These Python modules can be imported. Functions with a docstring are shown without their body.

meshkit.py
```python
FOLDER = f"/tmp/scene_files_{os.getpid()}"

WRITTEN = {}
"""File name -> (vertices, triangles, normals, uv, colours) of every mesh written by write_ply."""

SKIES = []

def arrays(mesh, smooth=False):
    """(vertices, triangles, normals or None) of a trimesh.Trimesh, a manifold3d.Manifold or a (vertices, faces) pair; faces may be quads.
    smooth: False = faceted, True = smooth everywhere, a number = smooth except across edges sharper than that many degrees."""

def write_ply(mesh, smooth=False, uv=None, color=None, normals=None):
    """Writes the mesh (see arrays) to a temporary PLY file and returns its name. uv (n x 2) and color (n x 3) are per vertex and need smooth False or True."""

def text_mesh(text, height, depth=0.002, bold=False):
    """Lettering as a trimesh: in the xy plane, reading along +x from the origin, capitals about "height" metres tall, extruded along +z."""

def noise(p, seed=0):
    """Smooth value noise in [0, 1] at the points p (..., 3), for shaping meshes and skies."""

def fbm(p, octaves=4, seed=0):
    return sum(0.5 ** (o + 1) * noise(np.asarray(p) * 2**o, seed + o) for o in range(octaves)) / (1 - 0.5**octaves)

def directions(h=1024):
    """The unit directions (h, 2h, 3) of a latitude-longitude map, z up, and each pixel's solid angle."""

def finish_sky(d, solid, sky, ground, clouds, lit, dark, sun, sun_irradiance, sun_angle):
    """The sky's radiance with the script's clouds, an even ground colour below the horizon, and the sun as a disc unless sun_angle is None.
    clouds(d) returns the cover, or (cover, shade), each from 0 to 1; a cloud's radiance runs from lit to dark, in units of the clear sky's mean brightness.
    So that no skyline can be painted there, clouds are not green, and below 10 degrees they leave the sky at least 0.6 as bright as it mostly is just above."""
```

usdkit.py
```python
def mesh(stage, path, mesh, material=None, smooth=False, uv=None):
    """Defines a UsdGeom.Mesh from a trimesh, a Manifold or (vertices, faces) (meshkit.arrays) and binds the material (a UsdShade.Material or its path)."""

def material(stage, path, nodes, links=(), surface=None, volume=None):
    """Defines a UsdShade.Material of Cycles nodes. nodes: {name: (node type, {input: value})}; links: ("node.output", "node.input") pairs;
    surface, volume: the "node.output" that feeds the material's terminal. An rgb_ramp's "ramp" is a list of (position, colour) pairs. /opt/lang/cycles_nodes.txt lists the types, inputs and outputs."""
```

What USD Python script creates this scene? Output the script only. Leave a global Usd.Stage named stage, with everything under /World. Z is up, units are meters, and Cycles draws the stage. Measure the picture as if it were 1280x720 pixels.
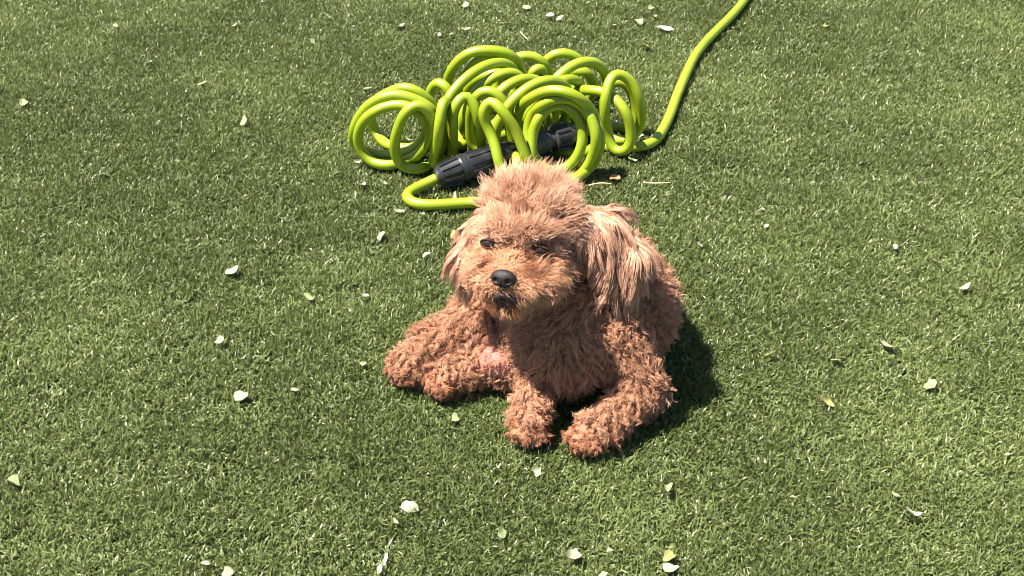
import math
import numpy as np
import trimesh
import usdkit
from scipy.spatial import cKDTree
from scipy.interpolate import CubicSpline
from pxr import Usd, UsdGeom, UsdLux, UsdShade, Gf, Sdf, Vt

stage = Usd.Stage.CreateInMemory()
UsdGeom.SetStageUpAxis(stage, UsdGeom.Tokens.z)
UsdGeom.SetStageMetersPerUnit(stage, 1.0)
UsdGeom.Xform.Define(stage, '/World')
UsdGeom.Scope.Define(stage, '/World/Looks')

# ---------------------------------------------------------------- camera, sky, sun, exposure
CAM_H, PITCH, FPX = 0.955, math.radians(36.0), 1624.0       # lens height, tilt below the horizon, focal length in 1280-wide pixels
EXPOSURE = 2.05
SUN = np.array([-0.43, -0.03, 0.90]); SUN /= np.linalg.norm(SUN)   # towards the sun
SUN_POWER, SKY_POWER = 1.25, 0.052

cam = UsdGeom.Camera.Define(stage, '/World/camera')
cam.CreateHorizontalApertureAttr(36.0)
cam.CreateVerticalApertureAttr(36.0 * 576 / 1024)
cam.CreateFocalLengthAttr(36.0 * FPX / 1280)
cam.CreateClippingRangeAttr(Gf.Vec2f(0.05, 1000))
cam.CreateExposureAttr(EXPOSURE)
cam.CreateFStopAttr(0.0)
cam.AddTranslateOp().Set(Gf.Vec3d(0, 0, CAM_H))
cam.AddRotateXOp().Set(90 - math.degrees(PITCH))

dome = UsdLux.DomeLight.Define(stage, '/World/sky')
sky_m = usdkit.material(stage, '/World/Looks/sky_look', {
    'sky': ('sky_texture', {'sky_type': 'single_scattering', 'sun_disc': False, 'sun_elevation': math.asin(SUN[2]), 'sun_rotation': math.atan2(SUN[0], SUN[1])}),
    'bg': ('background_shader', {'strength': SKY_POWER})}, [('sky.color', 'bg.color')], surface='bg.background')
UsdShade.MaterialBindingAPI.Apply(dome.GetPrim()).Bind(sky_m)

sun = UsdLux.DistantLight.Define(stage, '/World/sun')
sun.CreateNormalizeAttr(True); sun.CreateIntensityAttr(SUN_POWER); sun.CreateAngleAttr(0.53); sun.CreateColorAttr(Gf.Vec3f(1.0, 0.95, 0.86))
zx = np.cross([0, 1.0, 0], SUN); zx /= np.linalg.norm(zx); zy = np.cross(SUN, zx)
sun.AddTransformOp().Set(Gf.Matrix4d(*zx, 0, *zy, 0, *SUN, 0, 0, 0, 3, 1))

# ---------------------------------------------------------------- helpers
C0 = np.array([0, 0, CAM_H]); FW = np.array([0, math.cos(PITCH), -math.sin(PITCH)]); UP = np.array([0, math.sin(PITCH), math.cos(PITCH)])


def P(u, v, z=0.0):
    """The point at height z that the photograph shows at pixel (u, v) of 1280 x 720."""
    d = FW + np.array([1.0, 0, 0]) * (u - 640) / FPX + UP * (360 - v) / FPX
    return C0 + d * (z - CAM_H) / d[2]


def unit(a):
    a = np.asarray(a, float)
    return a / np.maximum(np.linalg.norm(a, axis=-1, keepdims=True), 1e-12)


taken = {}


def path_of(name, parent=None):
    base = (str(parent.GetPath()) if parent is not None else '/World') + '/' + name
    n = taken.get(base, 0); taken[base] = n + 1
    return base if n == 0 else f'{base}_{n:03d}'


def tag(prim, label=None, category=None, group=None, kind=None):
    for k, x in (('label', label), ('category', category), ('group', group), ('kind', kind)):
        if x:
            prim.SetCustomDataByKey(k, x)
    return prim


def thing(name, loc, label, category, group=None):
    x = UsdGeom.Xform.Define(stage, path_of(name))
    x.AddTranslateOp().Set(Gf.Vec3d(*map(float, loc)))
    return tag(x.GetPrim(), label, category, group)


def obj(name, mesh, mat, parent=None, smooth=40, at=None):
    """ONE mesh prim; at = the world position of the thing it belongs to (its points become local)."""
    m = usdkit.mesh(stage, path_of(name, parent), mesh, mat, smooth=smooth)
    if at is not None:
        pts = np.array(m.GetPointsAttr().Get()) - np.asarray(at)
        m.GetPointsAttr().Set(Vt.Vec3fArray.FromNumpy(pts.astype(np.float32)))
    return m.GetPrim()


def curves(name, pts, widths, mat, parent, at, tone=None):
    """pts (n, m, 3), widths (m,) or (n, m): one hair part."""
    n, m, _ = pts.shape
    c = UsdGeom.BasisCurves.Define(stage, path_of(name, parent))
    c.CreateTypeAttr('linear'); c.CreateWrapAttr('nonperiodic')
    c.CreatePointsAttr(Vt.Vec3fArray.FromNumpy((pts - at).reshape(-1, 3).astype(np.float32)))
    c.CreateCurveVertexCountsAttr(Vt.IntArray.FromNumpy(np.full(n, m, np.int32)))
    c.CreateWidthsAttr(Vt.FloatArray.FromNumpy(np.broadcast_to(widths, (n, m)).ravel().astype(np.float32)))
    c.SetWidthsInterpolation('vertex')
    UsdShade.MaterialBindingAPI.Apply(c.GetPrim()).Bind(mat)
    return c.GetPrim()


def mat(name, nodes, links=(), surface='p.BSDF'):
    return usdkit.material(stage, '/World/Looks/' + name, nodes, links, surface)


# ---------------------------------------------------------------- materials
def grass_look(name, dark, mid, light):
    return mat(name, {
        'g': ('geometry', {}),
        'big': ('noise_texture', {'scale': 3.0, 'detail': 4.0, 'roughness': 0.6}),
        'r': ('rgb_ramp', {'ramp': [(0.0, dark), (0.3, mid), (0.62, mid), (0.95, light)]}),
        'add': ('math', {'math_type': 'multiply_add', 'value2': 0.5, 'value3': -0.23}),
        'sum': ('math', {'math_type': 'add'}),
        'p': ('principled_bsdf', {'roughness': 0.42, 'specular_ior_level': 0.55}),
        't': ('translucent_bsdf', {}), 'mx': ('mix_closure', {'fac': 0.35})},
        [('g.position', 'big.vector'), ('big.fac', 'add.value1'), ('add.value', 'sum.value1'), ('g.random_per_island', 'sum.value2'), ('sum.value', 'r.fac'),
         ('r.color', 'p.base_color'), ('r.color', 't.color'), ('p.BSDF', 'mx.closure1'), ('t.BSDF', 'mx.closure2')], 'mx.closure')


M_grass = grass_look('turf_blade', (0.105, 0.132, 0.038), (0.285, 0.33, 0.115), (0.58, 0.61, 0.32))
M_thatch = grass_look('turf_thatch', (0.11, 0.125, 0.04), (0.21, 0.23, 0.075), (0.38, 0.37, 0.16))
M_soil = mat('turf_backing', {'g': ('geometry', {}), 'n': ('noise_texture', {'scale': 60.0, 'detail': 6.0}),
                              'r': ('rgb_ramp', {'ramp': [(0.3, (0.014, 0.022, 0.006)), (0.7, (0.032, 0.044, 0.012))]}), 'p': ('principled_bsdf', {'roughness': 0.9})},
             [('g.position', 'n.vector'), ('n.fac', 'r.fac'), ('r.color', 'p.base_color')])
M_hose = mat('hose_rubber', {'g': ('geometry', {}), 'n': ('noise_texture', {'scale': 22.0, 'detail': 5.0}), 'n2': ('noise_texture', {'scale': 420.0, 'detail': 5.0, 'roughness': 0.7}),
                             'd0': ('rgb_ramp', {'ramp': [(0.58, (0, 0, 0)), (0.72, (0.45, 0.45, 0.45))]}), 'dm': ('mix_color', {'b': (0.085, 0.085, 0.03)}),
                             'r': ('rgb_ramp', {'ramp': [(0.25, (0.15, 0.20, 0.004)), (0.6, (0.188, 0.24, 0.007)), (0.8, (0.23, 0.272, 0.014))]}),
                             'rr': ('rgb_ramp', {'ramp': [(0.3, (0.34, 0.34, 0.34)), (0.7, (0.5, 0.5, 0.5))]}),
                             'b': ('bump', {'strength': 0.15, 'distance': 0.001}),
                             'p': ('principled_bsdf', {'specular_ior_level': 0.45, 'subsurface_weight': 0.0})},
             [('g.position', 'n.vector'), ('g.position', 'n2.vector'), ('n.fac', 'r.fac'), ('n.fac', 'rr.fac'), ('n2.fac', 'd0.fac'), ('d0.color', 'dm.fac'), ('r.color', 'dm.a'), ('dm.result', 'p.base_color'), ('rr.color', 'p.roughness'), ('n2.fac', 'b.height'), ('b.normal', 'p.normal')])
M_black = mat('black_plastic', {'g': ('geometry', {}), 'n': ('noise_texture', {'scale': 90.0, 'detail': 6.0}),
                                'r': ('rgb_ramp', {'ramp': [(0.35, (0.008, 0.008, 0.009)), (0.75, (0.022, 0.021, 0.020))]}),
                                'p': ('principled_bsdf', {'roughness': 0.33})},
              [('g.position', 'n.vector'), ('n.fac', 'r.fac'), ('r.color', 'p.base_color')])
M_grey = mat('grey_plastic', {'g': ('geometry', {}), 'n': ('noise_texture', {'scale': 80.0, 'detail': 4.0}),
                              'r': ('rgb_ramp', {'ramp': [(0.3, (0.018, 0.018, 0.019)), (0.8, (0.04, 0.04, 0.039))]}), 'p': ('principled_bsdf', {'roughness': 0.38})},
             [('g.position', 'n.vector'), ('n.fac', 'r.fac'), ('r.color', 'p.base_color')])


def petal_look(name, a, b):
    return mat(name, {'g': ('geometry', {}), 'n': ('noise_texture', {'scale': 160.0, 'detail': 4.0}), 'r': ('rgb_ramp', {'ramp': [(0.3, a), (0.7, b)]}),
                      'p': ('principled_bsdf', {'roughness': 0.6}), 't': ('translucent_bsdf', {}), 'mx': ('mix_closure', {'fac': 0.25})},
               [('g.position', 'n.vector'), ('n.fac', 'r.fac'), ('r.color', 'p.base_color'), ('r.color', 't.color'), ('p.BSDF', 'mx.closure1'), ('t.BSDF', 'mx.closure2')], 'mx.closure')


M_petal = {'cream': petal_look('petal_cream', (0.22, 0.215, 0.13), (0.36, 0.35, 0.235)), 'green': petal_look('petal_pale_green', (0.20, 0.235, 0.09), (0.30, 0.33, 0.165)),
           'yellow': petal_look('petal_yellow', (0.28, 0.26, 0.07), (0.36, 0.34, 0.13)), 'brown': petal_look('leaf_brown', (0.20, 0.10, 0.04), (0.36, 0.20, 0.09)),
           'grey': petal_look('leaf_grey', (0.26, 0.24, 0.20), (0.40, 0.38, 0.33)), 'straw': petal_look('straw', (0.45, 0.38, 0.20), (0.6, 0.52, 0.3))}


def fur_look(name, root, tip, rnd=0.35, shine=0.5):
    """Strand colour from root to tip, with tone wandering over the coat and from strand to strand."""
    return mat(name, {
        'g': ('geometry', {}), 'h': ('hair_info', {}), 'n': ('noise_texture', {'scale': 45.0, 'detail': 3.0}), 'n2': ('noise_texture', {'scale': 380.0, 'detail': 1.0}),
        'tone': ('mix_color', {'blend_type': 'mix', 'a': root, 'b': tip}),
        'f': ('math', {'math_type': 'multiply_add', 'value2': 0.6, 'value3': 0.0}),
        'k': ('rgb_ramp', {'ramp': [(0.3, (0.72, 0.66, 0.60)), (0.5, (1, 1, 1)), (0.7, (1.12, 1.14, 1.18))]}),
        'k2': ('rgb_ramp', {'ramp': [(0.3, (0.78, 0.76, 0.74)), (0.7, (1.12, 1.12, 1.12))]}),
        'm1': ('mix_color', {'blend_type': 'multiply', 'fac': 1.0, 'use_clamp_result': False}), 'm2': ('mix_color', {'blend_type': 'multiply', 'fac': 1.0, 'use_clamp_result': False}),
        'd': ('principled_bsdf', {'roughness': 0.42, 'specular_ior_level': shine}), 't': ('translucent_bsdf', {}), 'mx': ('mix_closure', {'fac': 0.20})},
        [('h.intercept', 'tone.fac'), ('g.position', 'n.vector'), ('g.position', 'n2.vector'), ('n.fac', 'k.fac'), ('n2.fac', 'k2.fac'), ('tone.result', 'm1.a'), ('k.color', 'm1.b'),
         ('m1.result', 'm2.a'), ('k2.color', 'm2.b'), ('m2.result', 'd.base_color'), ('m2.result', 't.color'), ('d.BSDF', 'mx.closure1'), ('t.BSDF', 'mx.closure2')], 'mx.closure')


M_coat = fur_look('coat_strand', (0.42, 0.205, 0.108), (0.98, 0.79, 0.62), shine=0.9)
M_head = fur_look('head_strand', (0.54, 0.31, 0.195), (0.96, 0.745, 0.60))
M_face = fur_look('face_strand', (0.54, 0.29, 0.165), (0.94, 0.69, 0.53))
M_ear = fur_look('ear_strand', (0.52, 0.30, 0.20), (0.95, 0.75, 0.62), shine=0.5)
M_rust = fur_look('rust_strand', (0.26, 0.10, 0.04), (0.66, 0.35, 0.19))
M_paw = fur_look('paw_strand', (0.30, 0.12, 0.06), (0.78, 0.46, 0.29))
M_skin = mat('dog_skin', {'a': ('attribute', {'attribute': 'bare'}), 'a2': ('attribute', {'attribute': 'rim'}), 'c2': ('mix_color', {'b': (0.035, 0.018, 0.012)}), 'g': ('geometry', {}), 'n': ('noise_texture', {'scale': 220.0, 'detail': 4.0}),
                          'c': ('mix_color', {'a': (0.20, 0.088, 0.042), 'b': (0.34, 0.118, 0.092)}),
                          'b': ('bump', {'strength': 0.7, 'distance': 0.003}), 'p': ('principled_bsdf', {'roughness': 0.62, 'specular_ior_level': 0.3})},
             [('a.fac', 'c.fac'), ('g.position', 'n.vector'), ('n.fac', 'b.height'), ('b.normal', 'p.normal'), ('c.result', 'c2.a'), ('a2.fac', 'c2.fac'), ('c2.result', 'p.base_color')])
M_nose = mat('nose_leather', {'g': ('geometry', {}), 'v': ('voronoi_texture', {'scale': 900.0}), 'b': ('bump', {'strength': 0.5, 'distance': 0.0006}),
                              'p': ('principled_bsdf', {'base_color': (0.014, 0.010, 0.010), 'roughness': 0.5, 'specular_ior_level': 0.22})},
             [('g.position', 'v.vector'), ('v.distance', 'b.height'), ('b.normal', 'p.normal')])
M_eye = mat('eye_dark', {'p': ('principled_bsdf', {'base_color': (0.018, 0.009, 0.006), 'roughness': 0.07, 'specular_ior_level': 0.5})})
M_lip = mat('lip_dark', {'p': ('principled_bsdf', {'base_color': (0.025, 0.014, 0.011), 'roughness': 0.6})})
M_wet = mat('wet_lip', {'p': ('principled_bsdf', {'base_color': (0.09, 0.055, 0.05), 'roughness': 0.35})})
M_lid = mat('lid_skin', {'p': ('principled_bsdf', {'base_color': (0.045, 0.022, 0.014), 'roughness': 0.9, 'specular_ior_level': 0.1})})
M_claw = mat('claw_dark', {'p': ('principled_bsdf', {'base_color': (0.03, 0.02, 0.016), 'roughness': 0.35})})

# ---------------------------------------------------------------- the lawn: z = 0 is the top of the pile
PILE = 0.0125
rng = np.random.default_rng(11)
n = 40
gx, gy = np.meshgrid(np.linspace(-40, 40, n), np.linspace(-30, 60, n))
gv = np.stack([gx.ravel(), gy.ravel(), np.full(n * n, -PILE)], 1)
ii, jj = np.meshgrid(np.arange(n - 1), np.arange(n - 1)); q = (jj * n + ii).ravel()
tag(obj('ground', (gv, np.stack([q, q + 1, q + n + 1, q + n], 1)), M_soil, smooth=True), kind='structure',
    label='dark backing of the artificial lawn below the blades', category='ground')


def blade_patch(count, size, seed, h0, h1, w0, w1, curl):
    """count curled flat blades rooted in a size x size square; each is a ribbon of 4 segments, creased by a twist."""
    r = np.random.default_rng(seed); S = 5
    root = np.stack([r.uniform(-size / 2, size / 2, count), r.uniform(-size / 2, size / 2, count), np.full(count, -PILE)], 1)
    tuft = r.integers(0, count // 7, count)                       # blades stand in stitched tufts
    tr = np.stack([r.uniform(-size / 2, size / 2, count // 7), r.uniform(-size / 2, size / 2, count // 7), np.full(count // 7, -PILE)], 1)
    root = np.where(r.random(count)[:, None] < 0.75, tr[tuft] + np.c_[r.normal(0, .0022, (count, 2)), np.zeros(count)], root)
    az = r.uniform(0, 2 * np.pi, count)
    lean = np.stack([np.cos(az), np.sin(az)], 1) * r.uniform(0.1, 0.75, count)[:, None] + np.array([0.22, 0.10])
    L = r.uniform(h0, h1, count); turn = r.normal(0, curl, count); droop = r.uniform(0.0, 1.5, count) ** 1.5
    pts = [root]; d = np.c_[lean, np.ones(count)]
    for s in range(S - 1):
        pts.append(pts[-1] + unit(d) * (L / (S - 1))[:, None])
        c, sn = np.cos(turn), np.sin(turn)
        d = np.c_[d[:, 0] * c - d[:, 1] * sn, d[:, 0] * sn + d[:, 1] * c, d[:, 2] - droop * 0.55]
        d[:, :2] *= 1.18
    pts = np.stack(pts, 1)
    tan = unit(np.gradient(pts, axis=1))
    a = r.uniform(0, 2 * np.pi, count); tw = r.normal(0, 0.5, count)
    ang = a[:, None] + tw[:, None] * np.arange(S)[None]
    side = np.stack([np.cos(ang), np.sin(ang), np.zeros_like(ang)], -1)
    side = unit(side - tan * np.sum(side * tan, -1, keepdims=True))
    w = r.uniform(w0, w1, count)[:, None] * np.array([0.85, 1.0, 0.95, 0.75, 0.22])[None] / 2
    v = np.stack([pts - side * w[..., None], pts + side * w[..., None]], 2).reshape(-1, 3)
    base = (np.arange(count) * 2 * S)[:, None] + 2 * np.arange(S - 1)[None]
    f = np.stack([base, base + 1, base + 3, base + 2], -1).reshape(-1, 4)
    return v, f


TILE = 0.10
turf = UsdGeom.PointInstancer.Define(stage, '/World/artificial_grass')
tag(turf.GetPrim(), 'short green artificial grass covering the whole ground', 'grass', kind='stuff')
protos = []
for k in range(8):
    holder = UsdGeom.Xform.Define(stage, f'/World/artificial_grass/turf_patch{f"_{k:03d}" if k else ""}')
    usdkit.mesh(stage, holder.GetPath().AppendChild('blades'), blade_patch(3800, TILE * 1.45, 100 + k, .0115, .0205, .0013, .0025, .6), M_grass, smooth=True)
    usdkit.mesh(stage, holder.GetPath().AppendChild('thatch'), blade_patch(1150, TILE * 1.45, 300 + k, .010, .020, .0008, .0014, 1.1), M_thatch, smooth=True)
    protos.append(holder.GetPath())
turf.CreatePrototypesRel().SetTargets(protos)
xs, ys = np.meshgrid(np.arange(-2.6, 2.6, TILE), np.arange(-0.4, 5.2, TILE))
cells = np.stack([xs.ravel(), ys.ravel(), np.zeros(xs.size)], 1)
cells[:, :2] += rng.uniform(-.012, .012, (len(cells), 2)); cells[:, 2] = rng.uniform(-.0015, .0015, len(cells))
rot = rng.normal(0, 0.22, len(cells)) + 0.9 * np.sin(cells[:, 0] * 3.1 + 1.3 * np.sin(cells[:, 1] * 2.3)) * np.cos(cells[:, 1] * 2.7 + .6) + np.where(rng.random(len(cells)) < 0.15, np.pi / 2, 0)
turf.CreatePositionsAttr(Vt.Vec3fArray.FromNumpy(cells.astype(np.float32)))
turf.CreateOrientationsAttr(Vt.QuathArray([Gf.Quath(math.cos(a / 2), 0, 0, math.sin(a / 2)) for a in rot]))
turf.CreateProtoIndicesAttr(Vt.IntArray.FromNumpy(rng.integers(0, len(protos), len(cells)).astype(np.int32)))


# ---------------------------------------------------------------- the garden hose
def sweep(path, radius, sides=14, caps=True):
    p = np.asarray(path); t = unit(np.gradient(p, axis=0)); m = len(p)
    nrm = np.zeros_like(p); a = np.cross(t[0], [0, 0, 1.0]); nrm[0] = unit(a if np.linalg.norm(a) > .1 else [1, 0, 0])
    for i in range(1, m):
        b = nrm[i - 1] - t[i] * np.dot(nrm[i - 1], t[i]); nrm[i] = unit(b)
    bn = np.cross(t, nrm); ang = np.arange(sides) * 2 * np.pi / sides
    r = np.broadcast_to(radius, (m,))[:, None, None]
    v = (p[:, None] + r * (np.cos(ang)[None, :, None] * nrm[:, None] + np.sin(ang)[None, :, None] * bn[:, None])).reshape(-1, 3)
    i, j = np.meshgrid(np.arange(m - 1), np.arange(sides), indexing='ij')
    f = np.stack([i * sides + j, i * sides + (j + 1) % sides, (i + 1) * sides + (j + 1) % sides, (i + 1) * sides + j], -1).reshape(-1, 4)
    f = np.vstack([f[:, [0, 1, 2]], f[:, [0, 2, 3]]])
    if caps:
        v = np.vstack([v, p[0], p[-1]]); k = np.arange(sides)
        f = np.vstack([f, np.stack([np.full(sides, len(v) - 2), (k + 1) % sides, k], 1), np.stack([np.full(sides, len(v) - 1), (m - 1) * sides + k, (m - 1) * sides + (k + 1) % sides], 1)])
    return trimesh.Trimesh(v, f, process=False)


HR = 0.0075
# control points (u, v, height in cm); one run of hose per list
RUN_A = [  # out of the connector, round the front, behind the dog, then the right-hand coil, on to the left coil and back along the far side to the tail
    (553, 219, 1.9), (535, 228, 1.3), (517, 237, 1.0), (509, 245, 1.0), (517, 253, 1.0), (540, 256, 1.0), (575, 254, 1.0), (605, 252, 1.0), (640, 246, 1.0), (680, 238, 1.0), (718, 224, 1.0),
    (741, 204, 2.5), (750, 172, 6.5), (738, 137, 10), (715, 118, 12.5), (690, 113, 12.8), (663, 123, 11), (647, 146, 7), (650, 180, 3), (668, 214, 1.0), (695, 228, 1.0), (722, 219, 1.2),
    (738, 200, 3), (745, 172, 6.5), (735, 142, 9.5), (712, 124, 11.7), (690, 125, 11.6), (668, 140, 9), (660, 165, 5.5), (668, 195, 2.5), (690, 214, 1.2), (711, 207, 2),
    (726, 185, 4.8), (727, 160, 7.6), (715, 138, 10), (698, 131, 10.5), (680, 140, 9.3), (668, 160, 6.5), (664, 185, 3.4), (662, 203, 2.2), (650, 176, 6), (640, 155, 8.6), (626, 137, 10.6), (613, 128, 11.2), (605, 138, 10),
    (609, 158, 7.5), (620, 187, 4.4), (630, 213, 1.5), (643, 213, 1.0), (645, 190, 2.8), (637, 160, 5.5), (630, 130, 9.5), (615, 115, 11), (600, 117, 10.6), (591, 130, 9), (588, 158, 5), (592, 182, 1.8), (600, 188, 1.2), (599, 168, 5), (595, 138, 9.3), (582, 121, 11),
    (570, 132, 10), (566, 155, 7), (566, 185, 2.6), (563, 200, 1.0), (553, 205, 1.0), (544, 205, 1.4), (546, 180, 5), (550, 150, 9), (555, 127, 11.2), (559, 140, 9), (555, 175, 4), (540, 203, 1.2), (523, 211, 1.0), (505, 208, 1.2),
    (494, 190, 3.6), (498, 160, 7.6), (510, 138, 10.2), (524, 132, 10.8), (537, 143, 9.4), (540, 164, 6.6), (530, 185, 3.6), (512, 199, 1.6), (486, 206, 1.0), (462, 200, 1.2), (449, 182, 3.2), (450, 160, 6.2), (466, 141, 9), (490, 132, 10.2), (512, 134, 10.2), (528, 146, 8.6),
    (533, 165, 5.6), (520, 184, 2.6), (495, 193, 1.2), (466, 192, 1.0), (446, 183, 2), (442, 165, 4.8), (452, 142, 8), (473, 124, 10.6), (497, 119, 11.4), (520, 125, 10.8), (538, 136, 9.4), (545, 155, 6.5), (536, 176, 3), (512, 185, 1.2), (488, 182, 1.0), (472, 168, 1.0), (464, 152, 3),
    (470, 126, 7.4), (488, 115, 9.6), (508, 110, 10.8), (528, 119, 10), (543, 134, 8), (549, 152, 5), (547, 172, 1.8), (538, 165, 1.0), (534, 140, 3.5), (538, 116, 7), (548, 104, 9), (558, 110, 8.6), (565, 126, 6.6), (571, 148, 3), (575, 158, 1.0), (566, 150, 1.0),
    (559, 128, 2.5), (559, 105, 6), (568, 82, 9.6), (586, 67, 11.6), (610, 63, 12), (634, 67, 11.2), (648, 80, 9), (652, 100, 5.6), (648, 122, 2.2), (630, 140, 1.0), (600, 140, 1.0), (582, 128, 2.2), (577, 110, 5.2), (583, 92, 8), (598, 74, 10.4), (618, 67, 11), (640, 73, 10.2), (652, 90, 7.4), (650, 112, 3.6), (636, 130, 1.0), (608, 134, 1.0),
    (588, 126, 3.5), (585, 112, 6), (598, 98, 8.4), (617, 92, 9.4), (638, 97, 9), (655, 110, 7), (664, 128, 4.2), (660, 146, 1.2), (640, 148, 1.0), (624, 128, 2), (620, 108, 4), (628, 87, 6.6), (642, 74, 8.4), (660, 70, 8.8), (676, 76, 8), (686, 92, 5.6), (684, 112, 2.4), (672, 126, 1.0), (663, 116, 3), (665, 98, 6.4), (668, 88, 8), (675, 86, 8), (680, 98, 6), (682, 120, 2), (690, 130, 1.0),
    (680, 122, 1.0), (675, 102, 3), (680, 80, 6.4), (692, 69, 8), (708, 67, 8.2), (724, 75, 7), (734, 90, 4.6), (736, 108, 1.6), (722, 114, 1.0), (706, 106, 2), (709, 97, 5), (716, 90, 7), (728, 89, 7.4), (739, 97, 6), (742, 114, 3), (732, 126, 1.0), (722, 122, 3), (720, 114, 6.6), (740, 113, 8.8), (762, 119, 9), (780, 137, 7.6), (788, 162, 4.6), (783, 186, 1.6), (770, 188, 1.0),
    (760, 168, 3), (756, 140, 6.6), (759, 112, 9.6), (769, 94, 11.2), (784, 98, 10.6), (797, 118, 8.4), (802, 144, 5), (795, 166, 2), (780, 176, 1.0), (762, 170, 1.0), (752, 150, 2), (756, 124, 5.6), (766, 104, 8.2), (780, 104, 8.2), (791, 120, 6.2), (795, 146, 3), (790, 160, 1.2), (772, 158, 1.0), (750, 172, 1.0), (756, 183, 1.0), (778, 184, 1.0), (800, 183, 1.0), (815, 178, 1.0), (828, 163, 1.0), (838, 142, 1.0), (846, 120, 1.0), (857, 94, 1.0), (870, 68, 1.0), (890, 44, 1.0), (914, 20, 1.0), (936, -8, 1.0), (952, -40, 1.0), (980, -80, 1.0)]
RUN_B = [  # from the other end of the connector into the back of the coil
    (700, 170, 2.9), (718, 165, 2.8), (736, 163, 2.6), (748, 172, 2), (740, 186, 1.0), (715, 192, 1.0), (690, 184, 1.0), (676, 168, 1.2), (672, 148, 3), (680, 128, 5.6), (695, 118, 7.2), (712, 122, 7), (722, 138, 5), (720, 156, 2.2), (705, 166, 1.0), (690, 158, 1.0), (682, 142, 2), (686, 124, 4), (698, 112, 5.4), (712, 114, 5), (720, 126, 3), (716, 140, 1.0), (700, 146, 1.0), (680, 140, 1.0), (655, 146, 1.0), (620, 150, 1.0), (590, 145, 1.0)]


def hose_path(run):
    c = np.array([P(u, v, max(h, 0.9) / 100 - 0.002) for u, v, h in run])
    d = np.r_[0, np.cumsum(np.maximum(np.linalg.norm(np.diff(c, axis=0), axis=1), 1e-4) ** 0.75)]
    s = CubicSpline(d, c)
    fine = s(np.linspace(0, d[-1], 9000))
    arc = np.r_[0, np.cumsum(np.linalg.norm(np.diff(fine, axis=0), axis=1))]
    even = np.arange(0, arc[-1], 0.0055)
    return np.stack([np.interp(even, arc, fine[:, k]) for k in range(3)], 1)


tb = hose_path(RUN_B)
th = np.linspace(0, 2 * np.pi * 6.3, 330)                   # more turns lying in the middle of the heap
k6 = th / th[-1]
cx = np.stack([-.062 + .170 * k6, 1.672 + .030 * np.sin(k6 * 9), np.full_like(k6, .058)], 1)
rr_ = (.052 + .009 * np.sin(th / 6.283 * 2.3 + .6))[:, None]
rl = cx + rr_ * (-np.sin(th))[:, None] * np.array([.80, .60, 0]) - rr_ * np.cos(th)[:, None] * np.array([.16 + .1 * np.sin(k6 * 11), .12 * np.ones_like(k6), .97 * np.ones_like(k6)]).T
rl[:, 2] = np.maximum(rl[:, 2], HR - .002)
joint = CubicSpline([0, .08, .16], np.array([tb[-1], (tb[-1] + rl[0]) / 2 + [-.01, .004, 0], rl[0]]))(np.linspace(.01, .15, 16))
runs = [hose_path(RUN_A), np.vstack([tb, joint, rl])]
lens = np.cumsum([0] + [len(r) for r in runs]); allp = np.vstack(runs)
ident = np.r_[np.arange(len(runs[0])), np.arange(len(runs[1])) + 100000]
conn = np.array([P(547, 222, .018), P(648, 185.5, .030), P(720, 165, .028)])
base0 = allp.copy(); ray = unit(base0 - C0); off = np.zeros(len(allp))
zmax = (HR - .004 - base0[:, 2]) / ray[:, 2]               # how far a point may slide away before it sinks into the pile
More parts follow.
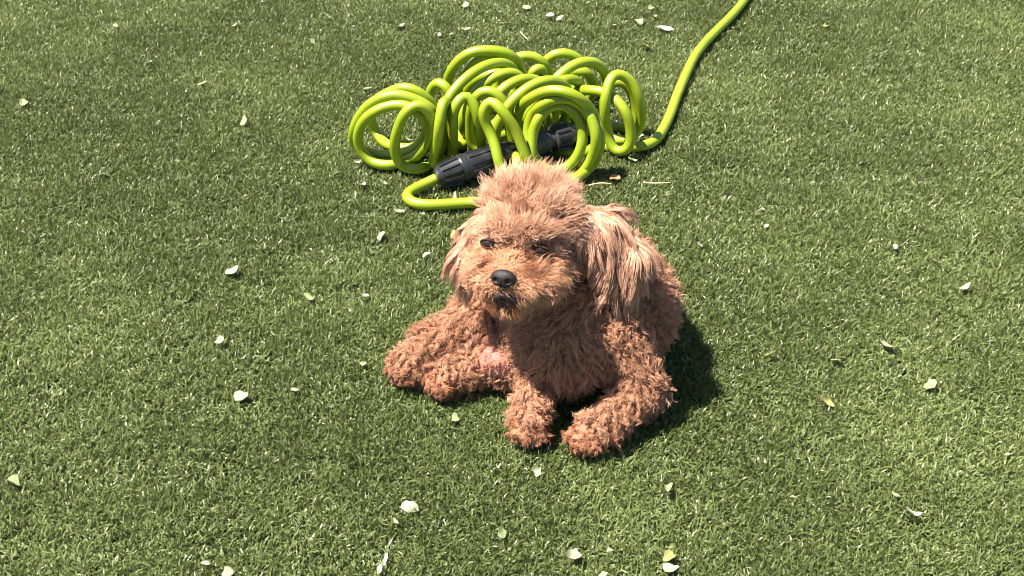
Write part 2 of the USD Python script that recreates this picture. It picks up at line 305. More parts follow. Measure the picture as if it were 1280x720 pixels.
for it in range(90):                                       # hoses do not pass through one another: ease touching stretches apart in depth
    pairs = cKDTree(allp).query_pairs(2 * HR, output_type='ndarray')
    pairs = pairs[np.abs(ident[pairs[:, 0]] - ident[pairs[:, 1]]) > 9]
    if len(pairs):
        a, b = pairs.T
        dlt = allp[a] - allp[b]; dist = np.linalg.norm(dlt, axis=1)
        sign = np.where(np.sum(dlt * ray[a], 1) >= 0, 1.0, -1.0)
        push = (2 * HR - dist) * 0.3
        mv = np.zeros(len(allp)); cnt = np.zeros(len(allp))
        np.add.at(mv, a, push * sign); np.add.at(mv, b, -push * sign); np.add.at(cnt, a, 1); np.add.at(cnt, b, 1)
        off += mv / np.maximum(cnt, 1)
    for a_, b_ in ((conn[0], conn[1]), (conn[1], conn[2])):
        t_ = np.clip((allp - a_) @ (b_ - a_) / ((b_ - a_) @ (b_ - a_)), 0, 1); dv = allp - a_ - t_[:, None] * (b_ - a_); dd = np.linalg.norm(dv, axis=1)
        hit = (dd < HR + .0195) & (np.minimum(ident % 100000, 99999) > 16)
        off += np.where(hit, np.where(np.sum(dv * ray, 1) > 0, 1, -1) * (HR + .0195 - dd) * .5, 0)
    for k in range(2):
        r = off[lens[k]:lens[k + 1]]
        for _ in range(2): r[1:-1] = r[1:-1] * 0.5 + 0.25 * (r[:-2] + r[2:])
    off = np.minimum(off, np.maximum(zmax, 0)); allp = base0 + ray * off[:, None]
runs = [allp[lens[k]:lens[k + 1]] for k in range(2)]

hb = P(640, 190, 0)
hose = thing('garden_hose', hb, 'lime green garden hose heaped in loose tangled coils on the lawn behind the dog', 'hose')
obj('tube', trimesh.util.concatenate([sweep(r, HR) for r in runs]), M_hose, hose, smooth=60, at=hb)


def lathe(a, b, prof, sides=36):
    """prof: (along 0..1, radius) turned about the line a-b."""
    a, b = np.asarray(a), np.asarray(b)
    ln = np.linalg.norm(b - a)
    pr = np.array([(r, t * ln) for t, r in prof])
    m = trimesh.creation.revolve(pr, sections=sides)
    m.apply_transform(trimesh.geometry.align_vectors([0, 0, 1], unit(b - a))); m.apply_translation(a)
    return m


def ribs(a, b, t0, t1, rad0, rad1, count, w, h):
    """raised grip bars along the turned body, one mesh each."""
    a, b = np.asarray(a), np.asarray(b); ax = unit(b - a); ln = np.linalg.norm(b - a)
    s = unit(np.cross(ax, [0, 0, 1])); u = np.cross(s, ax); out = []
    for k in range(count):
        ang = 2 * np.pi * k / count
        o = np.cos(ang) * s + np.sin(ang) * u; side = np.cross(ax, o)
        q = []
        for t, r in ((t0, rad0), (t1, rad1)):
            for sd in (-1, 1):
                for hh in (-.002, h):
                    q.append(a + ax * t * ln + o * (r + hh) + side * sd * w / 2 * (1 if hh < 0 else .7))
        out.append(trimesh.convex.convex_hull(np.array(q)))
    return out


A0, A1 = P(545, 222, .018), P(640, 188, .030)
g = obj('coupling_body', lathe(A0, A1, [(0, .0), (0, .0105), (.03, .0125), (.05, .0150), (.30, .0185), (.32, .0205), (.37, .0205), (.39, .0188), (.70, .0172), (.9, .0160), (1.0, .0135), (1.0, 0)]), M_black, hose, 35, hb)
for m in ribs(A0, A1, .06, .29, .0150, .0180, 12, .0045, .0022): obj('grip_rib', m, M_black, g, False, hb)
for m in ribs(A0, A1, .42, .86, .0182, .0160, 10, .0040, .0020): obj('grip_rib', m, M_black, g, False, hb)
B0, B1 = P(656, 183, .030), P(720, 165, .028)
g2 = obj('coupling_socket', lathe(B0, B1, [(0, 0), (0, .0125), (.04, .0170), (.14, .0195), (.30, .0190), (.42, .0160), (.46, .0135), (.52, .0135), (.54, .0178), (.80, .0185), (.84, .0165), (1.0, .0120), (1.0, 0)]), M_grey, hose, 35, hb)
for m in ribs(B0, B1, .55, .79, .0178, .0184, 14, .004, .0018): obj('grip_rib', m, M_black, g2, False, hb)
obj('coupling_neck', lathe(A1, B0, [(0, 0), (0, .0120), (.3, .0120), (.35, .0140), (.65, .0140), (.7, .0120), (1, .0120), (1, 0)]), M_black, hose, 35, hb)

# ---------------------------------------------------------------- the dog
H = P(660, 312, .185)                                      # middle of the skull
HF = unit([-.30, -.88, .36]); HS = unit(np.cross([0, 0, 1], HF)); HS = unit(HS + np.array([0, 0, .06])); HU = unit(np.cross(HF, HS)); HS = np.cross(HU, HF)
# HS points to the dog's own left, which is the photograph's right


def hd(f, s, u):
    """head coordinates in cm: forward, towards the photograph's right, up."""
    return H + (HF * f + HS * s + HU * u) / 100


PRIMS = []                                                 # (region, function)


def cone(region, a, b, ra, rb, k=.016):
    PRIMS.append((region, 'c', np.asarray(a), np.asarray(b), ra, rb, k))


def ball(region, c, r, k=.016, axes=None):
    PRIMS.append((region, 'e', np.asarray(c), np.eye(3) if axes is None else axes, np.broadcast_to(r, (3,)).astype(float), 0, k))


HEADAX = np.stack([HF, HS, HU])
# trunk, curled to the photograph's right and back round behind the head
chest, mid, loin, rump = np.array([.066, 1.145, .082]), np.array([.116, 1.178, .074]), np.array([.104, 1.235, .068]), np.array([.040, 1.268, .062])
cone('trunk', chest, mid, .060, .056, .03); cone('trunk', mid, loin, .056, .052, .03); cone('trunk', loin, rump, .052, .050, .03)
cone('chest', [.060, 1.115, .075], chest, .048, .060, .03)
cone('neck', [.056, 1.140, .120], H - HF * .025 - HU * .02, .050, .043, .02)
# fore legs
cone('leg', P(766, 405, .095), P(801, 484, .036), .033, .023); cone('leg', P(801, 484, .036), P(765, 523, .024), .021, .0145, .012); cone('leg', P(765, 523, .024), P(745, 535, .020), .0145, .016, .012)
FP = [(P(736, 541, .018), unit(P(730, 552, .018) - P(765, 523, .018))), (P(662, 530, .018), unit(P(661, 560, .018) - P(664, 505, .018)))]
cone('leg', [.040, 1.130, .095], P(681, 452, .045), .030, .023); cone('leg', P(681, 452, .045), P(665, 508, .026), .020, .0145, .012); cone('leg', P(665, 508, .026), P(662, 524, .020), .0145, .016, .012)
# hind legs, both stretched to the photograph's left
cone('thigh', [.032, 1.238, .068], P(600, 398, .055), .044, .027); cone('thigh', P(600, 398, .055), P(540, 432, .036), .026, .018, .014); cone('leg', P(540, 432, .036), P(515, 452, .024), .017, .018, .012)
HP = [(P(510, 455, .020), unit(P(498, 470, .02) - P(540, 440, .02))), (P(557, 472, .020), unit(P(545, 488, .02) - P(590, 462, .02)))]
cone('thigh', [.045, 1.200, .050], P(645, 445, .036), .040, .026); cone('leg', P(645, 448, .034), P(590, 458, .022), .022, .0165, .012); cone('leg', P(590, 458, .022), P(562, 468, .020), .0165, .017, .012)
bare = P(624, 448, .043)
ball('bare', bare, (.0175, .0165, .0155), .012)
claws = []
for (c, d) in FP + HP:
    d = unit(d * [1, 1, 0]); s = np.cross(d, [0, 0, 1])
    ball('paw', c, (.0195, .0175, .0125), .010, np.stack([d, s, [0, 0, 1.0]]))
    for k, off in enumerate((-1.5, -.5, .5, 1.5)):
        fwd = .0165 - .004 * (abs(off) > 1)
        tc = c + d * fwd + s * off * .0088 + np.array([0, 0, -.004])
        ball('paw', tc, .0082, .004)
        claws.append((tc + d * .0045 + np.array([0, 0, -.002]), d))
# head
ball('skull', hd(-.5, 0, .5), (.052, .043, .050), .02, HEADAX)
ball('top', hd(-.2, .1, 4.0), (.037, .037, .030), .022, HEADAX)
ball('brow', hd(3.7, 0, 2.85), (.022, .034, .016), .015, HEADAX)
cone('muzzle', hd(3.5, 0, -1.0), hd(6.9, 0, -1.7), .030, .0165, .012)
for sd in (-1, 1):
    ball('cheek', hd(3.9, sd * 2.45, -1.85), (.027, .0255, .0235), .015, HEADAX)
    ball('lip', hd(6.0, sd * 1.7, -2.5), (.018, .017, .014), .008, HEADAX)
ball('chin', hd(5.4, 0, -4.2), (.020, .021, .012), .010, HEADAX)
EYES = [hd(5.15, -2.75, 1.35), hd(5.15, 2.75, 1.35)]
# ears
ER = [hd(-.8, 4.1, 3.6), P(757, 279, .212), P(785, 316, .186), P(783, 344, .166)]
ER2 = [ER[0], P(744, 290, .210), P(759, 322, .184), P(761, 348, .164)]
EL = [hd(-.8, -4.0, 3.2), P(596, 288, .194), P(583, 322, .168), P(581, 344, .150)]
for nm, E, w in (('ear_right', ER, 1.0), ('ear_right', ER2, .85), ('ear_left', EL, .85)):
    cone(nm, E[0], E[1], .013, .014 * w, .010); cone(nm, E[1], E[2], .014 * w, .016 * w, .010); cone(nm, E[2], E[3], .016 * w, .010 * w, .008)

REG = [p[0] for p in PRIMS]


def prim_sdf(p, X):
    if p[1] == 'c':
        a, b, ra, rb = p[2], p[3], p[4], p[5]
        ab = b - a; t = np.clip(((X - a) @ ab) / (ab @ ab), 0, 1)
        return np.linalg.norm(X - a - t[:, None] * ab, axis=1) - (ra + (rb - ra) * t)
    q = (X - p[2]) @ p[3].T
    k0 = np.linalg.norm(q / p[4], axis=1); k1 = np.linalg.norm(q / p[4] ** 2, axis=1)
    return k0 * (k0 - 1) / np.maximum(k1, 1e-9)


def body_sdf(X):
    d = None
    for p in PRIMS:
        e = prim_sdf(p, X)
        if d is None:
            d = e
        else:
            h = np.clip(.5 + .5 * (d - e) / p[6], 0, 1)
            d = d * (1 - h) + e * h - p[6] * h * (1 - h)
    for e in EYES:                                          # eye sockets
        s = np.linalg.norm(X - e, axis=1) - .0098
        h = np.clip(.5 - .5 * (d + s) / .006, 0, 1)
        d = d * (1 - h) - s * h + .006 * h * (1 - h)
    return d


def surface_nets(lo, hi, step):
    ns = np.ceil((hi - lo) / step).astype(int) + 1
    ax = [lo[k] + step * np.arange(ns[k]) for k in range(3)]
    G = np.stack(np.meshgrid(*ax, indexing='ij'), -1)
    F = np.concatenate([body_sdf(c) for c in np.array_split(G.reshape(-1, 3), 12)]).reshape(ns)
    corner = [(i, j, k) for i in (0, 1) for j in (0, 1) for k in (0, 1)]
    sl = lambda o: tuple(slice(o[d], ns[d] - 1 + o[d]) for d in range(3))
    V = np.stack([F[sl(c)] for c in corner], -1)
    act = (V.min(-1) < 0) & (V.max(-1) >= 0)
    idx = np.full(act.shape, -1); idx[act] = np.arange(act.sum())
    Va = V[act]; acc = np.zeros((len(Va), 3)); cnt = np.zeros(len(Va)); co = np.array(corner, float)
    for a in range(8):
        for b in range(a + 1, 8):
            if np.abs(co[a] - co[b]).sum() == 1:
                cr = (Va[:, a] < 0) != (Va[:, b] < 0)
                t = np.where(cr, Va[:, a] / np.where(cr, Va[:, a] - Va[:, b], 1), 0)
                acc += cr[:, None] * (co[a] + t[:, None] * (co[b] - co[a])); cnt += cr
    verts = lo + step * (np.argwhere(act) + acc / cnt[:, None])
    quads = []
    for d in range(3):
        e, g_ = [(1, 2), (2, 0), (0, 1)][d]
        a = F[tuple(slice(None, -1) if k == d else slice(1, -1) for k in range(3))]
        b = F[tuple(slice(1, None) if k == d else slice(1, -1) for k in range(3))]
        for flip, m in ((False, (a < 0) & (b >= 0)), (True, (a >= 0) & (b < 0))):
            w = np.argwhere(m)
            w[:, e] += 1; w[:, g_] += 1
            def cell(de, dg):
                x = w.copy(); x[:, e] += de; x[:, g_] += dg
                return idx[x[:, 0], x[:, 1], x[:, 2]]
            qd = np.stack([cell(-1, -1), cell(0, -1), cell(0, 0), cell(-1, 0)], 1)
            quads.append(qd[:, ::-1] if flip else qd)
    return trimesh.Trimesh(verts, np.vstack([np.vstack([x[:, [0, 1, 2]], x[:, [0, 2, 3]]]) for x in quads]), process=False)


body = surface_nets(np.array([-.19, .97, -.004]), np.array([.26, 1.42, .275]), .0038)
parts_ = body.split(only_watertight=False)
body = max(parts_, key=lambda m: len(m.faces))

db = np.array([.05, 1.16, 0.0])
dog = thing('dog', db, 'apricot poodle with curly coat and long fluffy ears lying on the lawn', 'dog')
bp = obj('body', body, M_skin, dog, smooth=True, at=db)
dbare = np.linalg.norm(body.vertices - bare, axis=1)
bare_v = np.clip((.033 - dbare) / .012, 0, 1)
UsdGeom.PrimvarsAPI(bp).CreatePrimvar('bare', Sdf.ValueTypeNames.FloatArray, 'vertex').Set(Vt.FloatArray.FromNumpy(bare_v.astype(np.float32)))

rim_v = np.clip((.0115 - np.min([np.linalg.norm(body.vertices - e, axis=1) for e in EYES], 0)) / .004, 0, 1)
rim_v = np.maximum(rim_v, np.clip((.013 - np.linalg.norm(body.vertices - hd(7.2, 0, -3.7), axis=1)) / .004, 0, 1))
UsdGeom.PrimvarsAPI(bp).CreatePrimvar('rim', Sdf.ValueTypeNames.FloatArray, 'vertex').Set(Vt.FloatArray.FromNumpy(rim_v.astype(np.float32)))

# nose: a broad leather pad with two nostrils
def nose_mesh():
    m = trimesh.creation.icosphere(4); v = m.vertices.copy()
    v *= [1.0, 1.0 + .12 * 0, 1.0]
    x, y, z = v.T                                            # x forward, y side, z up
    w = 1.0 + .10 * np.clip(z, -1, 1)
    y2 = y * w
    dent = np.zeros(len(v))
    for sd in (-1, 1):
        dent += np.exp(-(((y - sd * .50) / .17) ** 2 + ((z + .10 + .0 * y) / .20) ** 2)) * (x > 0)
    dent2 = np.exp(-(y / .09) ** 2) * np.clip(.3 - z, 0, 1) * (x > 0)
    x2 = x * .8 - .55 * dent - .14 * dent2
    v = np.stack([x2 * .0105, y2 * .0145, z * .0108], 1)
    return trimesh.Trimesh(hd(8.1, 0, -1.35) + (v[:, :1] * HF + v[:, 1:2] * HS + v[:, 2:] * HU) * .9, m.faces, process=False)


obj('nose', nose_mesh(), M_nose, dog, smooth=True, at=db)
for e in EYES:
    m = trimesh.creation.icosphere(3); m.vertices = e - HF * .0031 + (m.vertices * [.0066, .0080, .0052]) @ HEADAX; ep = obj('eye', m, M_eye, dog, smooth=True, at=db)
    an = np.linspace(0, 2 * np.pi, 33)
    up_ = np.where(np.sin(an) > 0, .0042, .0046) * np.sin(an)
    ring = np.array([e + HF * (.0024 - .0042 * abs(math.cos(x)) ** 3) + HS * .0088 * math.cos(x) + HU * y for x, y in zip(an, up_)])
    obj('eyelid', sweep(ring, .0010, 8, caps=False), M_lid, ep, smooth=True, at=db)
# mouth: dark lip line hanging in two arcs below the nose, with small lower teeth
lip = []
for sd in (-1, 1):
    q = np.array([hd(8.0, 0, -2.9), hd(7.8, sd * .6, -3.3), hd(7.4, sd * 1.2, -3.6), hd(6.8, sd * 1.8, -3.7)])
    s = CubicSpline(np.arange(4), q)(np.linspace(0, 3, 16)); lip.append(sweep(s, np.linspace(.0036, .0018, 16), 8))
lip.append(sweep(np.array([hd(8.4, 0, -2.2), hd(8.2, 0, -2.6), hd(7.9, 0, -3.1)]), .0024, 8))
mo = trimesh.creation.icosphere(3); mo.vertices = hd(6.9, 0, -3.75) + (mo.vertices * [.0085, .0095, .0036]) @ HEADAX; lip.append(mo)
mouth = obj('mouth', trimesh.util.concatenate(lip), M_lip, dog, smooth=True, at=db)
tg = trimesh.creation.icosphere(3); tg.vertices = hd(7.25, .45, -4.0) + (tg.vertices * [.0040, .0036, .0016]) @ HEADAX
obj('lower_lip', tg, M_wet, mouth, smooth=True, at=db)
for c, d in claws:
    s = np.array([c, c + d * .004 + np.array([0, 0, -.0012]), c + d * .007 + np.array([0, 0, -.0045])])
    obj('claw', sweep(CubicSpline(np.arange(3), s)(np.linspace(0, 2, 6)), np.linspace(.0019, .0006, 6), 7), M_claw, dog, smooth=True, at=db)

# ---- fur
STY = {  # region: length cm, outward, flow, gravity, curl radius mm, turns, spread, strands per lock, hair group
    'trunk': (1.8, .80, .55, .35, 2.1, 1.6, .35, 10, 'coat'), 'chest': (1.7, .75, .6, .5, 2.0, 1.6, .35, 10, 'coat'), 'neck': (1.7, .75, .6, .5, 2.0, 1.3, .35, 12, 'coat'),
    'leg': (1.3, .70, .60, .3, 1.9, 1.6, .45, 9, 'coat'), 'thigh': (1.5, .70, .65, .3, 2.0, 1.6, .45, 9, 'coat'), 'paw': (.5, .60, .8, .15, 1.3, .9, .4, 12, 'paw_fur'),
    'bare': (.7, .35, .9, .2, 1, .6, .4, 4, 'coat'),
    'skull': (1.9, .80, .5, .25, 1.7, 1.1, .5, 17, 'head_fur'), 'top': (2.3, 1.0, .15, .10, 1.9, 1.15, .6, 18, 'head_fur'), 'brow': (1.5, .75, .7, .1, 1.5, 1.0, .5, 14, 'head_fur'),
    'lid': (.55, .75, 1.1, .3, .8, .7, .35, 14, 'head_fur'),
    'muzzle': (1.0, .55, .8, .1, 1.0, .8, .45, 14, 'face_fur'), 'cheek': (1.35, .55, .9, .15, 1.6, 1.1, .45, 17, 'face_fur'), 'lip': (.9, .45, 1.0, .2, 1.1, .8, .45, 15, 'face_fur'),
    'chin': (1.1, .6, .7, .3, 1.1, .8, .45, 15, 'face_fur'),
    'ear_right': (3.4, .24, 1.0, .8, 2.2, .8, .08, 26, 'ear_fur'), 'ear_left': (2.7, .26, 1.0, 1.0, 1.8, .8, .10, 24, 'ear_fur')}
r = np.random.default_rng(5)
NL = 12000
lp, fi = trimesh.sample.sample_surface(body, NL * 2, seed=7)
keep = np.ones(len(lp), bool); tree_ = cKDTree(lp)
for i in range(len(lp)):                                    # thin to an even spacing
    if keep[i]:
        for j in tree_.query_ball_point(lp[i], .0029):
            if j > i: keep[j] = False
lp, fi = lp[keep], fi[keep]
ln_ = body.face_normals[fi]
vn = body.vertex_normals[body.faces[fi]].mean(1); ln_ = unit(vn)
dist = np.stack([prim_sdf(p, lp) for p in PRIMS], 1)
own = np.argmin(dist, 1); reg = np.array(REG)[own]
flow = np.zeros_like(lp)
for i, p in enumerate(PRIMS):                               # which way the coat lies
    m = own == i
    if not m.any(): continue
    if p[0] in ('trunk', 'neck', 'chest', 'thigh', 'leg'): flow[m] = unit(p[3] - p[2]) * .6 + np.array([0, 0, -.6])
    elif p[0] == 'paw': flow[m] = unit(lp[m] - p[2]) + np.array([0, 0, -.2])
    elif p[0] in ('skull', 'top', 'brow'): flow[m] = unit(lp[m] - hd(6, 0, 1.0)) * [1, 1, 1]
    elif p[0] in ('muzzle', 'cheek', 'lip', 'chin'): flow[m] = unit(lp[m] - hd(8.2, 0, .6))
    elif p[1] == 'c': flow[m] = np.array([0, 0, -1.0]) + .25 * unit(p[3] - p[2])
    else: flow[m] = [-.5, 0, -1]
for e in EYES:
    rel = (lp - e) @ HEADAX.T * 100
    m = (rel[:, 2] > .15) & (rel[:, 2] < 1.5) & (np.abs(rel[:, 1]) < 1.4) & (rel[:, 0] > -1.5)
    flow[m] = HU * -1.0 + HF * .5; reg[m] = 'lid'
flow = unit(flow - ln_ * np.sum(flow * ln_, 1, keepdims=True))
near_eye = np.min([np.linalg.norm(lp - e, axis=1) for e in EYES], 0)
near_nose = np.linalg.norm(lp - hd(8.3, 0, -1.4), axis=1)
ok = (near_eye > .0056) & (near_nose > .012) & (np.linalg.norm(lp - hd(6.9, 0, -3.9), axis=1) > .0085) & (np.linalg.norm(lp - bare, axis=1) > .0145)
ok &= ~((lp[:, 2] < .006) & (ln_[:, 2] < -.5))
lp, ln_, reg, flow, near_eye, near_nose = (x[ok] for x in (lp, ln_, reg, flow, near_eye, near_nose))

M_PTS = 10
t = np.linspace(0, 1, M_PTS)


SOFT = ['skull', 'top', 'brow', 'muzzle', 'cheek', 'lip', 'chin', 'lid']


def grow(sel, seed):
    q = np.random.default_rng(seed); K = len(sel)
    S = np.array([[STY[x][k] for k in range(8)] for x in reg[sel]])
    L = S[:, 0] / 100 * q.uniform(.62, 1.42, K)
    L *= np.clip((near_eye[sel] - .003) / .014, .38, 1) * np.clip((near_nose[sel] - .006) / .025, .4, 1)
    d0 = unit(ln_[sel] * S[:, 1:2] + flow[sel] * S[:, 2:3] + q.normal(0, 1, (K, 3)) * S[:, 6:7] * .6)
    pos = np.zeros((K, M_PTS, 3)); pos[:, 0] = lp[sel] - ln_[sel] * .0008; d = d0.copy()
    for s in range(1, M_PTS):
        d = unit(d + np.array([0, 0, -1.0]) * S[:, 3:4] * (1.6 / M_PTS) + flow[sel] * .05)
        pos[:, s] = pos[:, s - 1] + d * (L / (M_PTS - 1))[:, None]
    tan = unit(np.gradient(pos, axis=1))
    e1 = unit(np.cross(tan, unit(q.normal(0, 1, (K, 3)))[:, None])); e2 = np.cross(tan, e1)
    ph = q.uniform(0, 2 * np.pi, K); turn = S[:, 5] * q.uniform(.6, 1.3, K) * q.choice([-1, 1], K)
    R = S[:, 4] / 1000 * q.uniform(.5, 1.5, K)
    wavy = np.char.startswith(reg[sel], 'ear')                 # neighbouring ear locks wave together
    ph = np.where(wavy, 180 * lp[sel][:, 0] + 60 * lp[sel][:, 2] + q.normal(0, .5, K), ph); turn = np.where(wavy, np.abs(turn), turn)
    n_h = int(S[:, 7].max())
    sets = []
    for h in range(n_h):
        use = S[:, 7] > h
        a = ph[use, None] + 2 * np.pi * turn[use, None] * t[None] + q.normal(0, .35, (use.sum(), 1))
        rad = R[use, None] * np.minimum(1, 2.2 * t)[None] * q.uniform(.75, 1.2, (use.sum(), 1))
        pt = pos[use] + (np.cos(a) - np.cos(a[:, :1]))[..., None] * rad[..., None] * e1[use] + (np.sin(a) - np.sin(a[:, :1]))[..., None] * rad[..., None] * e2[use]
        soft = np.isin(reg[sel][use], SOFT)
        o1, o2 = q.normal(0, .0012, (2, use.sum())) * np.where(soft, 2.5, 1.0)
        clump = (1 - np.where(soft, .05, .45)[:, None] * t + .35 * t ** 3 * q.uniform(0, 1.4, (use.sum(), 1)))[..., None]
        n0 = ln_[sel][use]; x1 = unit(np.cross(n0, [.3, .5, .81])); x2 = np.cross(n0, x1)
        pt = pt + (x1 * o1[:, None] + x2 * o2[:, None])[:, None] * clump
        ln2 = q.uniform(.72, 1.12, (use.sum(), 1, 1))
        pt = pt[:, :1] + (pt - pt[:, :1]) * ln2
        pt += np.cumsum(q.normal(0, 1, pt.shape), 1) * np.where(np.char.startswith(reg[sel][use], 'ear'), .00010, .00022)[:, None, None]
        sets.append(pt)
    out = np.concatenate(sets)
    out[..., 2] = np.maximum(out[..., 2], -.004 + .002 * q.random((len(out), 1)))
    return out


grp = np.array([STY[x][8] for x in reg], dtype='U16')
rust = np.zeros(len(lp))
for c, rad in ((hd(6.6, -1.9, -.7), .0125), (hd(6.6, 1.9, -.9), .0115), (hd(5.6, -1.6, .7), .007), (hd(5.6, 1.6, .7), .008), (hd(6.9, 0, -3.7), .014)):
    rust = np.maximum(rust, np.exp(-(np.linalg.norm(lp - c, axis=1) / rad) ** 2))
grp[(rust > r.uniform(.25, .75, len(lp))) & np.isin(grp, ['face_fur', 'head_fur'])] = 'stained_fur'
W = np.array([.50, .50, .49, .47, .45, .43, .40, .36, .29, .16]) / 1000
for name, m_, sd in (('coat', M_coat, 21), ('paw_fur', M_paw, 22), ('head_fur', M_head, 23), ('face_fur', M_face, 24), ('stained_fur', M_rust, 27)):
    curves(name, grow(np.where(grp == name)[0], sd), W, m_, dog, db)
for nm, sd in (('ear_left', 25), ('ear_right', 26)):
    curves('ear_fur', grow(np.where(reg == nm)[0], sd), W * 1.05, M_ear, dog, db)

# ---------------------------------------------------------------- petals and scraps on the lawn
PET = []                                                    # (u, v, size cm, kind)
PET += [(500, 32, 1.6, 'cream'), (582, 7, 1.2, 'cream'), (549, 43, 1.2, 'cream'), (564, 43, .6, 'cream'), (582, 37, 1.4, 'cream'), (633, 31, 1.7, 'cream'), (619, 52, 1.3, 'cream'), (624, 14, .7, 'cream'),
        (658, 9, 1.2, 'green'), (687, 20, 1.6, 'cream'), (699, 22, 1.4, 'cream'), (714, 25, .9, 'green'), (747, 23, 1.0, 'cream'), (764, 7, 1.2, 'green'), (798, 27, 1.6, 'cream'), (814, 9, 1.3, 'green'),
        (819, 21, 1.4, 'green'), (807, 59, 1.7, 'yellow'), (768, 31, .8, 'cream'), (460, 110, 1.5, 'green'), (799, 172, 1.6, 'cream'), (453, 232, .9, 'cream'), (481, 230, .9, 'cream'), (448, 202, 1.0, 'cream'),
        (509, 175, 1.2, 'green'), (790, 200, 1.2, 'green'), (498, 264, 1.1, 'cream'), (567, 295, 1.3, 'yellow'), (534, 318, 1.1, 'cream'), (568, 247, 1.2, 'cream'), (476, 294, 1.4, 'cream'), (529, 267, .5, 'cream'),
        (456, 370, .9, 'cream'), (454, 454, .9, 'green'), (553, 497, 1.4, 'cream'), (569, 524, .9, 'green'), (662, 557, 1.0, 'green'), (672, 589, 1.1, 'cream'), (511, 632, 1.7, 'cream'), (494, 654, .9, 'green'),
        (479, 700, 1.2, 'cream'), (476, 711, .8, 'cream'), (627, 666, 1.0, 'green'), (716, 695, 1.6, 'cream'), (763, 686, .9, 'cream'), (836, 698, 1.6, 'yellow'), (838, 711, 1.3, 'cream'), (836, 611, 1.4, 'green'), (754, 719, .9, 'green'),
        (817, 350, .5, 'green')]
q = np.random.default_rng(31)
side = [(q.uniform(8, 430), q.uniform(3, 715)) for _ in range(17)] + [(q.uniform(862, 1272), q.uniform(3, 715)) for _ in range(17)]
for u, v in side:
    PET.append((u, v, float(q.uniform(.55, 1.6)), str(q.choice(['cream', 'cream', 'green', 'cream', 'yellow']))))


def petal(size, seed):
    """a thin cupped petal with a wavy rim, both faces and a rim."""
    k = np.random.default_rng(seed); nr, ns = 3, 12
    el = k.uniform(.42, .95); v = [[0, 0, 0]]; ph = k.uniform(0, 6.3, 3); cup = k.uniform(-.2, .7); bend = k.normal(0, .5)
    for a in range(1, nr + 1):
        for b in range(ns):
            an = 2 * np.pi * b / ns; rr = a / nr * (1 + .16 * math.sin(2 * an + ph[0]) + .13 * math.sin(3 * an + ph[1]) + .08 * math.sin(5 * an + ph[2]))
            x, y = rr * math.cos(an), el * rr * math.sin(an)
            v.append([x, y, cup * rr * rr * .6 + bend * x * x * .5 + .06 * math.sin(3 * an + ph[0]) * rr])
    v = np.array(v) * size / 200; f = [[0, 1 + b, 1 + (b + 1) % ns] for b in range(ns)]
    for a in range(nr - 1):
        for b in range(ns):
            i0, i1 = 1 + a * ns + b, 1 + a * ns + (b + 1) % ns; f += [[i0, i0 + ns, i1 + ns], [i0, i1 + ns, i1]]
    f = np.array(f); N = len(v); th = .00035
    rim = np.array([[1 + (nr - 1) * ns + b, 1 + (nr - 1) * ns + (b + 1) % ns] for b in range(ns)])
    side_f = np.vstack([np.c_[rim[:, 0], rim[:, 0] + N, rim[:, 1]], np.c_[rim[:, 1], rim[:, 0] + N, rim[:, 1] + N]])
    return trimesh.Trimesh(np.vstack([v + [0, 0, th], v - [0, 0, th]]), np.vstack([f, f[:, ::-1] + N, side_f]), process=False)


def where(u, v):
    """a landmark in words for a scrap at photo pixel (u, v)."""
    if u < 435: return 'on lawn left of dog'
    if u > 850: return 'on lawn right of dog'
    if v < 62: return 'on lawn beyond the hose'
    if v < 165: return 'at the hose heap\'s left end' if u < 600 else 'beyond the hose tail'
    if v < 215: return 'beside the left hose coils' if u < 600 else 'by the hose tail'
    if v < 275: return 'left of the black coupling' if u < 505 else 'by the hose below coupling'
    if v < 400: return 'left of the dog\'s head' if u < 700 else 'right of the dog\'s ear'
    if v < 540: return 'beside the hind paws'
    if v < 600: return 'just before the front paws'
    return 'on near lawn before hind paws' if u < 600 else 'on near lawn before front paws'


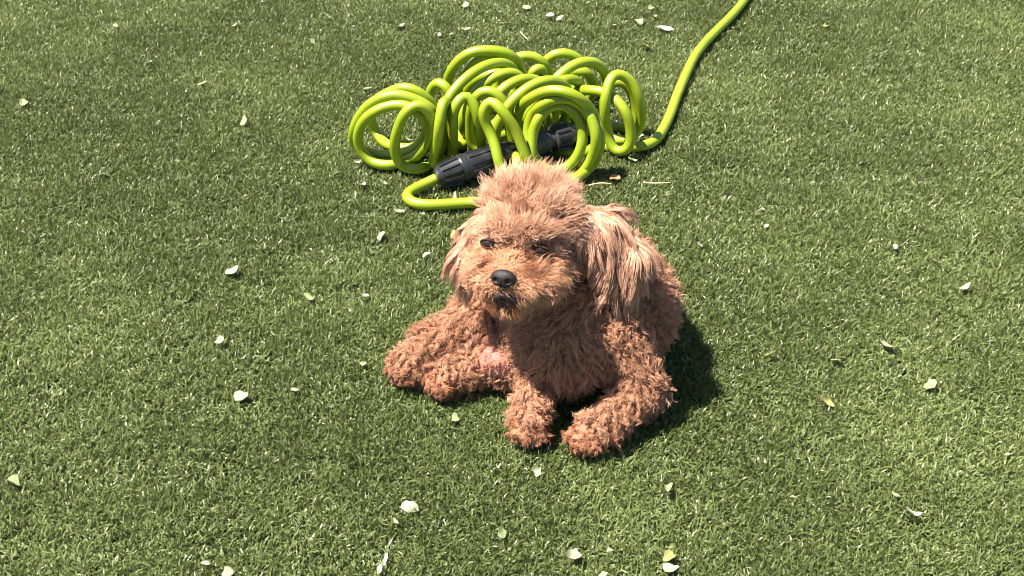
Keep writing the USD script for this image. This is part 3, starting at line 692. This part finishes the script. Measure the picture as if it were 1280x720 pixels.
shade = {'cream': 'cream', 'green': 'pale green', 'yellow': 'yellowish'}
ORD = ['nearest', 'second nearest', 'third nearest', 'fourth nearest', 'fifth nearest', 'sixth nearest', 'seventh nearest', 'eighth nearest', 'ninth nearest', 'tenth nearest', 'eleventh nearest', 'twelfth nearest', 'thirteenth nearest', 'fourteenth nearest', 'fifteenth nearest']
desc = [f"{'large' if s >= 1.4 else 'small' if s < 1.0 else 'medium'} {shade[k]} fallen petal {where(u, v)}" for u, v, s, k in PET]
for i, (u, v, s, k) in enumerate(PET):
    same = sorted((j for j in range(len(PET)) if desc[j] == desc[i]), key=lambda j: -PET[j][1])
    lab = desc[i] if len(same) == 1 else f'{desc[i]}, {ORD[same.index(i)]} the camera'
    m = petal(s * 1.12, 500 + i); kk = np.random.default_rng(900 + i)
    m.apply_transform(trimesh.transformations.euler_matrix(kk.normal(0, .36), kk.normal(0, .36), kk.uniform(0, 6.28)))
    base = P(u, v, .0028 + .001 * s)
    pr = obj('petal', m, M_petal[k], smooth=50)
    UsdGeom.Xformable(pr).AddTranslateOp().Set(Gf.Vec3d(*map(float, base)))
    tag(pr, lab, 'petal', 'fallen petals scattered over the lawn')


def scrap(name, label, cat, u, v, size, kind, seed, stretch=(1, 1, 1), rz=0.0, z=.005):
    m = petal(size, seed); m.vertices *= stretch
    m.apply_transform(trimesh.transformations.euler_matrix(.1, .12, rz))
    pr = obj(name, m, M_petal[kind], smooth=50); UsdGeom.Xformable(pr).AddTranslateOp().Set(Gf.Vec3d(*map(float, P(u, v, z)))); tag(pr, label, cat)


scrap('dry_leaf', 'flat grey dry leaf on the lawn beyond the tail of the hose', 'leaf', 832, 35, 3.0, 'grey', 71, (1, .8, .6))
scrap('dry_leaf', 'brown crumpled leaf scrap in the shadow right of the hose coils', 'leaf', 768, 223, 1.5, 'brown', 72, (1, 1, 1.6))
scrap('dry_leaf', 'reddish brown leaf scrap by the hose beside the head of the dog', 'leaf', 591, 257, 1.2, 'brown', 73)
for lab, pts in (('pale curved stalk on the lawn beyond the hose heap', [(651, 40), (655, 45), (660, 49)]), ('thin straw lying in the shadow between hose and dog ear', [(736, 232), (750, 229), (764, 230)]),
                 ('thin twig lying on the lawn right of the hose shadow', [(804, 228), (820, 229), (838, 228)])):
    c = CubicSpline([0, 1, 2], np.array([P(u, v, .006) for u, v in pts]))(np.linspace(0, 2, 9))
    tag(obj('stalk', sweep(c, np.linspace(.0011, .0006, 9), 6), M_petal['straw'], smooth=True), lab, 'stalk')
